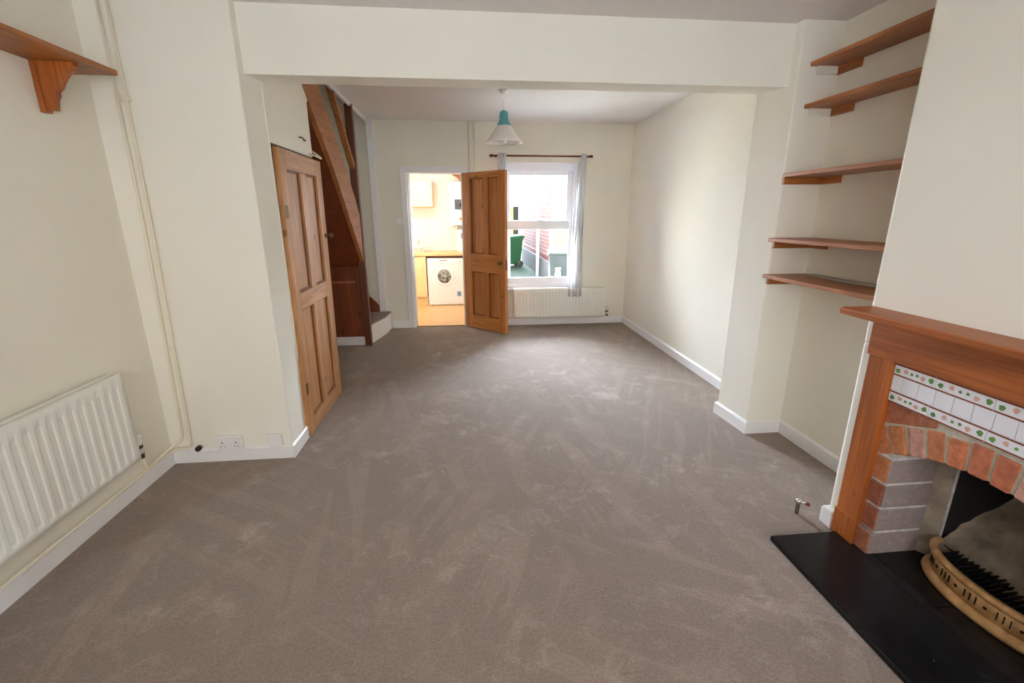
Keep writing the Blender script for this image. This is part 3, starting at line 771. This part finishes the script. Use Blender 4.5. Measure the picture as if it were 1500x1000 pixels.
gr = thing('fire_grate', (1.9, 1.2, .025), 'bowed brass fire fret with dark iron bars on the hearth', 'fire grate')
def arc(ax, ay, n=40, cx=1.965, cy=1.2): return [(cx - ax * math.sin(pi * k / n), cy + ay * math.cos(pi * k / n)) for k in range(n + 1)]
def sweep(prof, ax, ay, n=48, base=0):
    """prof: (outward offset, z) closed loop swept round the bow"""
    b = MB(); rings = []
    for k in range(n + 1):
        a = pi * k / n
        rings.append([b.bm.verts.new((1.965 - (ax + d) * math.sin(a), 1.2 + (ay + d) * math.cos(a), z)) for d, z in prof])
    m = len(prof)
    for r0, r1 in zip(rings, rings[1:]):
        for j in range(m):
            f = b.bm.faces.new((r0[j], r1[j], r1[(j + 1) % m], r0[(j + 1) % m])); f.smooth = True
    b.bm.faces.new(rings[0]); b.bm.faces.new(rings[-1]); return b
AX, AY = .135, .262
sweep([(-.008, .026), (.018, .026), (.022, .034), (.020, .046), (.010, .056), (.006, .062), (-.008, .062)], AX, AY).build('base_moulding', M['brass'], gr)
fr = sweep([(-.006, .060), (.003, .060), (.0, .09), (.002, .126), (-.006, .126)], AX, AY).build('fret_band', M['brass'], gr)
sweep([(-.012, .124), (.006, .124), (.012, .132), (.012, .142), (.004, .150), (-.010, .150), (-.016, .140)], AX, AY).build('top_rim', M['brass'], gr)
sl = MB()
def slot(a, w, z0, z1):
    e = .0035
    P = []
    for da in (-w, w):
        for d in (-.002, e):
            for z in (z0, z1):
                P.append((1.965 - (AX + d) * math.sin(a + da), 1.2 + (AY + d) * math.cos(a + da), z))
    sl.hexa([P[0], P[2], P[6], P[4], P[1], P[3], P[7], P[5]])
for g0 in (.62, 1.03, 1.44, 1.85, 2.26):
    for k in range(3): slot(g0 + .075 * k, .0065, .078, .110)
    slot(g0 + .27, .02, .088, .097)
sl.build('slot_pattern', M['bars'], gr)
bb = MB()
for k in range(22):
    y = 1.385 - k * .019
    q = math.sqrt(max(0.02, 1 - ((y - 1.2) / (AY - .02)) ** 2)); x0 = 1.965 - (AX - .012) * q
    bb.box(x0, 2.0, y - .0032, y + .0032, .128, .140, 0, .0015)
bb.box(1.955, 1.97, .965, 1.435, .118, .132)
bb.box(1.94, 1.955, 1.4, 1.415, .026, .12); bb.box(1.94, 1.955, .985, 1.0, .026, .12)
bb.build('grate_bars', M['bars'], gr)

# gas tap standing up from the carpet
gv = thing('gas_valve', (1.636, 1.862, 0), 'small chrome gas tap standing up from the carpet beside the hearth', 'gas tap')
b = MB(); b.lathe([(.010, 0), (.010, .058), (.014, .06), (.014, .078), (.007, .082)], (1.636, 1.862, 0), 2, 16); b.build('riser_pipe', M['chrome'], gv)
b = MB(); b.tube([(1.636, 1.862, .069), (1.652, 1.85, .069), (1.664, 1.842, .066)], .008); b.build('outlet', M['chrome'], gv)
b = MB(); b.tube([(1.664, 1.842, .066), (1.676, 1.834, .065)], .0095); b.build('end_plug', M['red'], gv)

# ------------------------------------------------------------------ sockets and switch
ds = thing('double_socket', (-1.475, 2.70, .10), 'white double power socket on the nib above the baseboard', 'power socket')
MB().box(-1.55, -1.40, 2.688, 2.719, .082, .172, 0, .006).build('plate', M['plate'], ds)
for dx in (-.04, .04):
    c = -1.475 + dx
    MB().box(c - .005, c + .013, 2.684, 2.69, .142, .160, 0, .001).build('rocker_switch', M['plate'], ds)
    MB().box(c - .003, c + .003, 2.6872, 2.69, .126, .136).box(c - .014, c - .007, 2.6872, 2.69, .104, .109).box(c + .007, c + .014, 2.6872, 2.69, .104, .109).build('pin_holes', M['greyplastic'], ds)
ps = thing('phone_socket', (-1.212, 2.70, .11), 'small white square socket on the nib beside the corner', 'phone socket')
MB().box(-1.252, -1.168, 2.690, 2.719, .086, .166, 0, .005).build('plate', M['plate'], ps)
MB().box(-1.224, -1.200, 2.687, 2.691, .108, .128, 0, .001).build('outlet', M['gloss'], ps)
sw = thing('light_switch', (-.83, 6.11, 1.385), 'white light switch on the wall beside the kitchen doorway', 'light switch')
MB().box(-.874, -.79, 6.103, 6.119, 1.345, 1.43, 0, .004).build('plate', M['plate'], sw)
MB().box(-.846, -.818, 6.098, 6.105, 1.37, 1.405, 0, .002).build('rocker_switch', M['gloss'], sw)

# ------------------------------------------------------------------ pendant lamp
LX, LY = .386, 4.64
pl = thing('pendant_light', (LX, LY, 2.12), 'white glass pendant lamp with a teal cap hanging from the back ceiling', 'pendant lamp')
MB().lathe([(.0, ZB - .034), (.018, ZB - .034), (.036, ZB - .022), (.042, ZB - .004), (.042, ZB)], (LX, LY, 0), 2, 24).build('ceiling_rose', M['plate'], pl)
MB().tube([(LX, LY, ZB - .03), (LX, LY, 2.39)], .0035, 8).build('cord', M['plate'], pl)
cp = MB().lathe([(.006, 2.398), (.022, 2.394), (.036, 2.382), (.041, 2.36), (.043, 2.315), (.050, 2.30), (.062, 2.282), (.066, 2.262), (.060, 2.262), (.04, 2.29), (.034, 2.36), (.006, 2.385)], (LX, LY, 0), 2, 28)
cp.build('lamp_cap', M['teal'], pl)
sh = MB(); pr = [(.050, 2.278), (.064, 2.266), (.088, 2.232), (.118, 2.19), (.150, 2.148), (.176, 2.120), (.174, 2.116), (.147, 2.142), (.114, 2.185), (.084, 2.228), (.058, 2.264), (.046, 2.274)]
sh.lathe(pr, (LX, LY, 0), 2, 48)
sh.build('lamp_shade', M['shade'], pl)
MB().lathe([(.013, 2.27), (.014, 2.215), (.026, 2.185), (.031, 2.155), (.026, 2.128), (.012, 2.112), (.0, 2.108)], (LX, LY, 0), 2, 20).build('bulb', M['plate'], pl)

# ------------------------------------------------------------------ curtain rail and curtains
RZ, RY = 2.165, 6.02
cr = thing('curtain_rod', (.97, RY, RZ), 'thin dark wooden curtain pole above the back window', 'curtain pole')
MB().tube([(.36, RY, RZ), (1.575, RY, RZ)], .011, 12).build('pole', M['newel'], cr)
for x, s in ((.36, -1), (1.575, 1)):
    f = MB(); f.lathe([(.012, 0), (.017, s * .006), (.017, s * .034), (.010, s * .042), (0, s * .043)], (x, RY, RZ), 0, 16)
    f.build('finial', M['newel'], cr)
for x in (.40, 1.555):
    MB().box(x - .007, x + .007, RY, 6.12, RZ - .012, RZ + .012, 0, .002).build('pole_bracket', M['newel'], cr)
def curtain(x0t, x1t, x0b, x1b, zb, label, folds, seed):
    def fn(u, v):
        z = RZ + .03 - (RZ + .03 - zb) * v
        a = x0t + (x1t - x0t) * u; b = x0b + (x1b - x0b) * u
        s = min(1, v * 1.15); x = a + (b - a) * s
        amp = .012 + .014 * s
        y = RY + amp * math.sin(u * folds * 2 * pi + seed + .5 * math.sin(v * 4)) + .006 * math.sin(u * folds * 5 + v * 7)
        if v < .05: y = RY + (y - RY) * (.4 + v * 12) - .0135
        x += .006 * math.sin(v * 9 + u * 12 + seed)
        return (x, y - .004, z)
    b = MB(); b.grid(fn, 84, 60)
    r = bmesh.ops.solidify(b.bm, geom=b.bm.faces[:], thickness=.0015)
    o = b.build('curtain', M['sheer'])
    return tag(o, label, 'curtain', 'sheer curtains at the back window')
curtain(1.455, 1.535, 1.335, 1.53, .40, 'white sheer curtain hanging right of the back window', 4, .4)
curtain(.415, .525, .40, .535, .42, 'white sheer curtain behind the open pine door', 4, 1.9)

# ------------------------------------------------------------------ kitchen
wm = thing('washing_machine', (-.345, 7.9, 0), 'white front loading washing machine under the kitchen worktop', 'washing machine')
MB().box(-.64, -.055, 7.64, 8.2, .012, .782, 0, .008).build('body', M['appliance'], wm)
for u in (-.60, -.145): box(u, u + .05, 7.66, 7.71, .0025, .014).build('foot', M['greyplastic'], wm)
MB().box(-.638, -.057, 7.634, 7.645, .70, .775, 0, .003).build('control_panel', M['appliance'], wm)
cxw, czw = -.365, .485
d = MB(); d.lathe([(.152, 7.642), (.150, 7.626), (.135, 7.616), (.112, 7.622), (.106, 7.636)], (cxw, 0, czw), 1, 40); d.build('door_ring', M['appliance'], wm)
d = MB(); d.lathe([(.112, 7.624), (.09, 7.612), (.05, 7.602), (.0, 7.598)], (cxw, 0, czw), 1, 32)
tg = NT('dark_door_glass'); tg.col(tg.ramp(tg.noise(tg.coords(), 22, 4), [(.35, srgb(70, 70, 70)), (.65, srgb(190, 186, 180))])); tg.set(Roughness=.08)
d.build('door_glass', tg.m, wm)
MB().box(-.44, -.31, 7.630, 7.637, .742, .752, 0, .001).build('badge', M['tileband'], wm)
MB().lathe([(.022, 7.635), (.020, 7.618), (.0, 7.616)], (-.12, 0, .735), 1, 20).build('programme_knob', M['plate'], wm)
MB().box(-.62, -.47, 7.630, 7.637, .715, .765, 0, .002).build('detergent_drawer', M['plate'], wm)
MB().box(-.165, -.10, 7.636, 7.641, .155, .235).build('energy_sticker', M['bluesticker'], wm)
wt = tag(MB().box(-1.89, .095, 7.615, 8.278, .822, .862, 0, .006).build('worktop', M['beech_dk']), 'beech effect kitchen worktop over the washing machine', 'worktop')
tag(MB().box(-.65, -.04, 7.72, 7.74, .783, .822).build('filler_rail', M['stair_z']), 'dark brown rail in the gap above the washing machine', 'rail')
bc = thing('base_cabinet', (-.95, 7.9, 0), 'pale beech kitchen base cabinet left of the washing machine', 'cabinet')
MB().box(-1.25, -.655, 7.66, 8.27, .14, .82).build('carcass', M['beech_dk'], bc)
dr = MB().box(-1.245, -.66, 7.64, 7.66, .15, .812, 0, .003).build('door', M['beech'], bc)
MB().tube(bend([(-.705, 7.64, .56), (-.705, 7.612, .56), (-.705, 7.612, .68), (-.705, 7.64, .68)], .01), .006).build('handle', M['chrome'], dr)
MB().box(-1.25, -.655, 7.70, 7.72, 0, .14).build('kickboard', M['beech'], bc)
be = tag(MB().box(-.05, -.03, 7.64, 8.27, 0, .822).build('end_panel', M['beech']), 'beech end panel right of the washing machine', 'panel')
wc = thing('wall_cabinet', (-.9, 8.1, 1.59), 'pale beech wall cabinet above the kitchen worktop', 'cabinet')
MB().box(-1.35, -.525, 7.97, 8.275, 1.59, 2.005, 0, .003).build('carcass', M['beech_dk'], wc)
for (a, c) in ((-.935, -.53), (-1.345, -.945)):
    MB().box(a, c, 7.95, 7.97, 1.6, 1.998, 0, .003).build('door', M['beech'], wc)
bo = thing('boiler', (-.08, 8.1, 1.3), 'white wall hung boiler in the kitchen with dark controls', 'boiler')
MB().box(-.25, .09, 7.97, 8.275, 1.295, 1.985, 0, .01).build('casing', M['appliance'], bo)
MB().box(-.165, -.02, 7.955, 7.972, 1.55, 1.71, 0, .004).build('control_panel', M['greyplastic'], bo)
MB().lathe([(.03, 7.956), (.027, 7.935), (0, 7.934)], (-.06, 0, 1.62), 1, 18).build('control_dial', M['bars'], bo)
MB().tube([(-.12, 8.12, 1.295), (-.12, 8.12, 1.225)], .012).build('pipe_tail', M['chrome'], bo)
ub = thing('pipe_cupboard', (.03, 8.1, .862), 'white boxed cupboard on the worktop under the boiler', 'cupboard')
MB().box(-.155, .09, 8.0, 8.275, .862, 1.225, 0, .005).build('body', M['appliance'], ub)
MB().box(-.075, -.06, 7.985, 8.0, 1.08, 1.16, 0, .003).build('handle', M['greyplastic'], ub)
ks = thing('kitchen_shelf', (-.05, 8.1, 2.05), 'orange pine bracket shelf above the boiler in the kitchen', 'shelf')
MB().box(-.19, .09, 7.98, 8.275, 2.10, 2.122, 0, .002).build('shelf_board', M['pine_x'], ks)
MB().prism([(-.19, 2.10), (.0, 2.10), (.0, 2.0), (-.06, 1.99), (-.10, 2.04)], 7.985, 8.01, 1).build('bracket', M['pine_x'], ks)
k2 = thing('kitchen_shelf', (0, 7.77, 1.37), 'small orange pine shelf low in front of the white boiler', 'shelf')
MB().box(-.095, .098, 7.62, 7.91, 1.385, 1.42, 0, .003).build('shelf_board', M['pine_x'], k2)
MB().prism([(.098, 1.385), (-.04, 1.385), (.098, 1.27)], 7.75, 7.775, 1).build('bracket', M['pine_x'], k2)
kt = tag(MB().prism([(-.09, 1.40), (.03, 1.40), (.03, 1.47), (-.05, 1.465), (-.085, 1.445)], 7.935, 7.955, 1).build('wooden_peg', M['pine_x']), 'small orange wooden peg in front of the boiler foot', 'peg') if False else None
tp_ = thing('mixer_tap', (-.80, 8.12, .862), 'chrome mixer tap standing at the back of the kitchen worktop', 'tap')
MB().lathe([(.022, .862), (.022, .87), (.013, .88), (.012, 1.0)], (-.80, 8.12, 0), 2, 14).build('tap_body', M['chrome'], tp_)
MB().tube(bend([(-.80, 8.12, .99), (-.80, 8.12, 1.06), (-.80, 7.96, 1.06), (-.80, 7.96, 1.01)], .035), .009).build('spout', M['chrome'], tp_)
for dx in (-.07, .07):
    MB().tube([(-.80, 8.12, .90), (-.80 + dx, 8.12, .905), (-.80 + dx, 8.12, .945)], .01).build('tap_handle', M['chrome'], tp_)
dr_ = thing('dish_rack', (-.64, 8.02, .862), 'small wire dish rack on the kitchen worktop beside the tap', 'dish rack')
b = MB()
for k in range(5): b.tube(bend([(-.70 + k * .03, 7.95, .868), (-.70 + k * .03, 7.95, .94), (-.70 + k * .03, 8.08, .94), (-.70 + k * .03, 8.08, .868)], .02), .003, 6)
b.tube([(-.71, 7.95, .868), (-.57, 7.95, .868)], .004, 6); b.tube([(-.71, 8.08, .868), (-.57, 8.08, .868)], .004, 6)
b.build('wire_frame', M['chrome'], dr_)

# ------------------------------------------------------------------ the yard behind the window
G = -.25
struct('ground', box(-40, 40, 6.3, 60, G - .2, G), M['moss'], 'mossy green paving of the back yard', 'ground')
struct('ground_bounce', box(.25, 3.4, 6.3, 8.9, G, G + .03), M['paving'], 'added unseen pale paving bouncing light in at the back window', 'paving')  # slab added out of view to bounce daylight onto the back ceiling
struct('wall_shade_blocker', box(.98, 1.1, 11.6, 22.5, G, 3.0), M['asphalt'], 'added unseen grey wall shading the outhouse', 'wall')  # added out of view to keep bright sky off the outhouse face
struct('ground_street', box(-40, 40, -40, -1.45, G - .2, G), M['asphalt'], 'grey street in front of the house', 'ground')
ho = thing('outhouse', (3.8, 14.7, G), 'brick outhouse with a grey plinth along the right of the yard', 'building')
MB().box(2.15, 5.5, 11.95, 17.5, G + .67, 2.95).build('brick_wall', M['yardbrick'], ho)
MB().box(2.10, 5.5, 11.93, 17.5, G, G + .53, 0, .01).build('plinth', M['stone'], ho)
MB().box(2.135, 5.5, 11.94, 17.5, G + .53, G + .67, 0, .01).build('brick_course', M['darkcourse'], ho)
MB().box(2.17, 5.5, 11.90, 11.93, G, 2.95).build('white_end_wall', M['render'], ho)
MB().box(2.11, 5.6, 11.8, 17.7, 2.95, 3.08).build('roof', M['slate_blue'], ho)
tag(MB().tube([(2.045, 13.2, G), (2.045, 13.2, 2.94)], .05, 12).build('drainpipe', M['upvc']), 'white drainpipe running up the brick outhouse', 'drainpipe')
fe = thing('garden_fence', (3.0, 11.7, G), 'sunlit pale board fence beside the brick outhouse', 'fence')
for k in range(14):
    MB().box(2.26 + k * .15, 2.26 + k * .15 + .105, 11.68, 11.705, G + .05, 1.08, 0, .004).build('fence_board', M['fence'], fe)
for u in (.1, .8): box(2.2, 4.4, 11.705, 11.74, u, u + .08).build('fence_rail', M['fence'], fe)
boxes([(2.12, 2.2, 11.68, 11.78, G, 1.25, 0, .005)]).build('fence_post', M['upvc'], fe)
hs_ = thing('white_house', (1.8, 25, G), 'white rendered house at the far end of the yard', 'building')
MB().box(1.75, 3.1, 24, 30, G, 3.4).build('wall', M['render'], hs_)
MB().box(2.18, 2.43, 23.95, 24.0, G, 1.8).build('door', M['orangeboard'], hs_)
MB().box(2.43, 2.70, 23.95, 24.0, G, 1.85).build('window', M['blackbin'], hs_)
MB().prism([(23.6, 3.4), (30.2, 3.4), (27, 4.3)], 1.65, 3.2, 0).build('roof', M['slate_blue'], hs_)

def wheelie(name, loc, m, label, s=1.0, rz=0):
    t = thing(name, loc, label, 'wheelie bin', None, None, rz, True)
    b = MB()
    b.hexa([(-.21, -.24, .08), (.21, -.24, .08), (.21, .26, .08), (-.21, .26, .08), (-.28, -.34, .95), (.28, -.34, .95), (.28, .34, .95), (-.28, .34, .95)], 0, .025)
    b.box(-.295, .295, -.355, .355, .905, .955, 0, .015)
    b.build('bin_body', m, t)
    b = MB(); b.hexa([(-.30, -.37, .955), (.30, -.37, .955), (.30, .36, .955), (-.30, .36, .955), (-.27, -.33, 1.0), (.27, -.33, 1.0), (.28, .34, 1.05), (-.28, .34, 1.05)], 0, .02)
    b.build('bin_lid', m, t)
    MB().tube([(-.25, .40, .99), (.25, .40, .99)], .018).box(-.25, -.22, .33, .41, .97, 1.0).box(.22, .25, .33, .41, .97, 1.0).build('bin_handle', m, t)
    for x in (-.25, .25):
        MB().lathe([(.0, x - .03), (.09, x - .03), (.1, x - .02), (.1, x + .02), (.09, x + .03), (0, x + .03)], (0, .24, .1), 0, 20).build('wheel', M['dark'], t)
    return t
g = wheelie('wheelie_bin', (1.55, 15.9, G), M['greenbin'], 'green wheelie bin standing on the moss by the far wall', rz=-1.35)
k = wheelie('wheelie_bin', (1.95, 9.3, G), M['blackbin'], 'charcoal wheelie bin numbered in white near the fence', rz=-.15)
cu = bpy.data.curves.new('numeral', 'FONT'); cu.body = '5'; cu.size = .24; cu.extrude = .002; cu.align_x = 'CENTER'; cu.offset = .012
to = bpy.data.objects.new('numeral', cu); COL.objects.link(to)
me = bpy.data.meshes.new_from_object(to.evaluated_get(bpy.context.evaluated_depsgraph_get())); bpy.data.objects.remove(to)
me.materials.clear(); me.materials.append(M['number'])
no = bpy.data.objects.new('house_number', me); COL.objects.link(no); no.parent = k
no.location = (-.10, -.315, .53); no.rotation_euler = (pi / 2 + .115, 0, 0)
no['label'] = 'white number 5 on the front of the bin'
def lump(u, v):
    a = 2 * pi * u; b_ = pi * v
    r = 1 + .18 * noise.noise((math.cos(a) * 2, math.sin(a) * 2, b_ * 2))
    return (2.09 + .19 * r * math.sin(b_) * math.cos(a), 8.66 + .19 * r * math.sin(b_) * math.sin(a), G + .43 - .42 * math.cos(b_) * (1 + .1 * math.sin(3 * a)))
b = MB(); b.grid(lump, 24, 16); bmesh.ops.remove_doubles(b.bm, verts=b.bm.verts[:], dist=.0005)
b.bm.transform(Matrix.Translation((0, 0, 0)))
tag(b.build('plastic_sack', M['bag']), 'pale blue plastic sack beside the numbered bin', 'sack')

# ------------------------------------------------------------------ light
W = bpy.data.worlds.new('World'); S.world = W; W.use_nodes = True
nt = W.node_tree; bg = nt.nodes['Background']
# overcast sky, far brighter on the back-garden side as a boost for the dim back room
tc = nt.nodes.new('ShaderNodeTexCoord'); sx = nt.nodes.new('ShaderNodeSeparateXYZ'); mr = nt.nodes.new('ShaderNodeMapRange')
nt.links.new(tc.outputs['Generated'], sx.inputs[0]); nt.links.new(sx.outputs['Y'], mr.inputs['Value'])
mr.inputs['From Min'].default_value = .05; mr.inputs['From Max'].default_value = .8
mr.inputs['To Min'].default_value = 8.6; mr.inputs['To Max'].default_value = 85.0
nt.links.new(mr.outputs['Result'], bg.inputs['Strength'])
mc = nt.nodes.new('ShaderNodeMixRGB'); mf = nt.nodes.new('ShaderNodeMapRange')
nt.links.new(sx.outputs['Y'], mf.inputs['Value']); mf.inputs['From Min'].default_value = -.3; mf.inputs['From Max'].default_value = .5
nt.links.new(mf.outputs['Result'], mc.inputs[0]); mc.inputs[1].default_value = (1.0, .98, .95, 1); mc.inputs[2].default_value = (.76, .90, 1.08, 1)
nt.links.new(mc.outputs[0], bg.inputs['Color'])
def portal(name, loc, rot, sx, sy):
    l = bpy.data.lights.new(name, 'AREA'); l.shape = 'RECTANGLE'; l.size = sx; l.size_y = sy
    l.cycles.is_portal = True
    o = bpy.data.objects.new(name, l); COL.objects.link(o); o.location = loc; o.rotation_euler = rot
portal('window_portal_front', (.1, -1.44, 1.625), (pi / 2, 0, 0), 2.4, 1.25)          # -Z of the light points into the room
portal('window_portal_back', (.97, 6.30, 1.31), (-pi / 2, 0, 0), .99, 1.6)
portal('window_portal_kitchen', (.24, 7.05, 1.475), (pi / 2, 0, pi / 2), 1.0, .95)
sl_ = bpy.data.lights.new('sun', 'SUN'); sl_.energy = 60; sl_.color = (1, .95, .86); sl_.angle = .02
so = bpy.data.objects.new('sun', sl_); COL.objects.link(so)
so.rotation_euler = Vector((.45, -.08, .89)).to_track_quat('Z', 'Y').to_euler()
# added unseen fill lamp that brightens the kitchen
kl = thing('kitchen_fill_fixture', (-.8, 7.0, 2.3), 'added unseen round fill lamp brightening the kitchen', 'fill lamp')
MB().lathe([(.14, 2.299), (.14, 2.28), (.11, 2.25), (0, 2.24)], (-.8, 7.0, 0), 2, 28).build('diffuser', M['shade'], kl)
l = bpy.data.lights.new('kitchen_fill_light', 'POINT'); l.energy = 20; l.color = (1, .97, .93); l.shadow_soft_size = .12
o = bpy.data.objects.new('kitchen_fill_light', l); COL.objects.link(o); o.location = (-.8, 7.0, 2.1)

# ------------------------------------------------------------------ camera
F = 670.8; P_ = math.radians(15.517); YW = math.radians(5.607); RO = math.radians(-.167)
f0 = Vector((math.sin(YW), math.cos(YW), 0)); r0 = Vector((math.cos(YW), -math.sin(YW), 0)); u0 = Vector((0, 0, 1))
ff = f0 * math.cos(P_) - u0 * math.sin(P_); uu = u0 * math.cos(P_) + f0 * math.sin(P_)
rr_ = r0 * math.cos(RO) + uu * math.sin(RO); up = -r0 * math.sin(RO) + uu * math.cos(RO)
cam = bpy.data.cameras.new('camera'); cam.sensor_width = 36; cam.lens = 36 * F / 1500; cam.clip_start = .05; cam.clip_end = 200
co = bpy.data.objects.new('camera', cam); COL.objects.link(co)
co.matrix_world = Matrix(((rr_.x, up.x, -ff.x, 0), (rr_.y, up.y, -ff.y, 0), (rr_.z, up.z, -ff.z, 1.47), (0, 0, 0, 1)))
S.camera = co
vs_ = S.view_settings; vs_.view_transform = 'Standard'; vs_.look = 'None'; vs_.gamma = 1; vs_.use_curve_mapping = False; vs_.exposure = .34
S.cycles.max_bounces = 12; S.cycles.diffuse_bounces = 8; S.cycles.transparent_max_bounces = 16
S.cycles.use_denoising = True
S.cycles.sample_clamp_indirect = 100
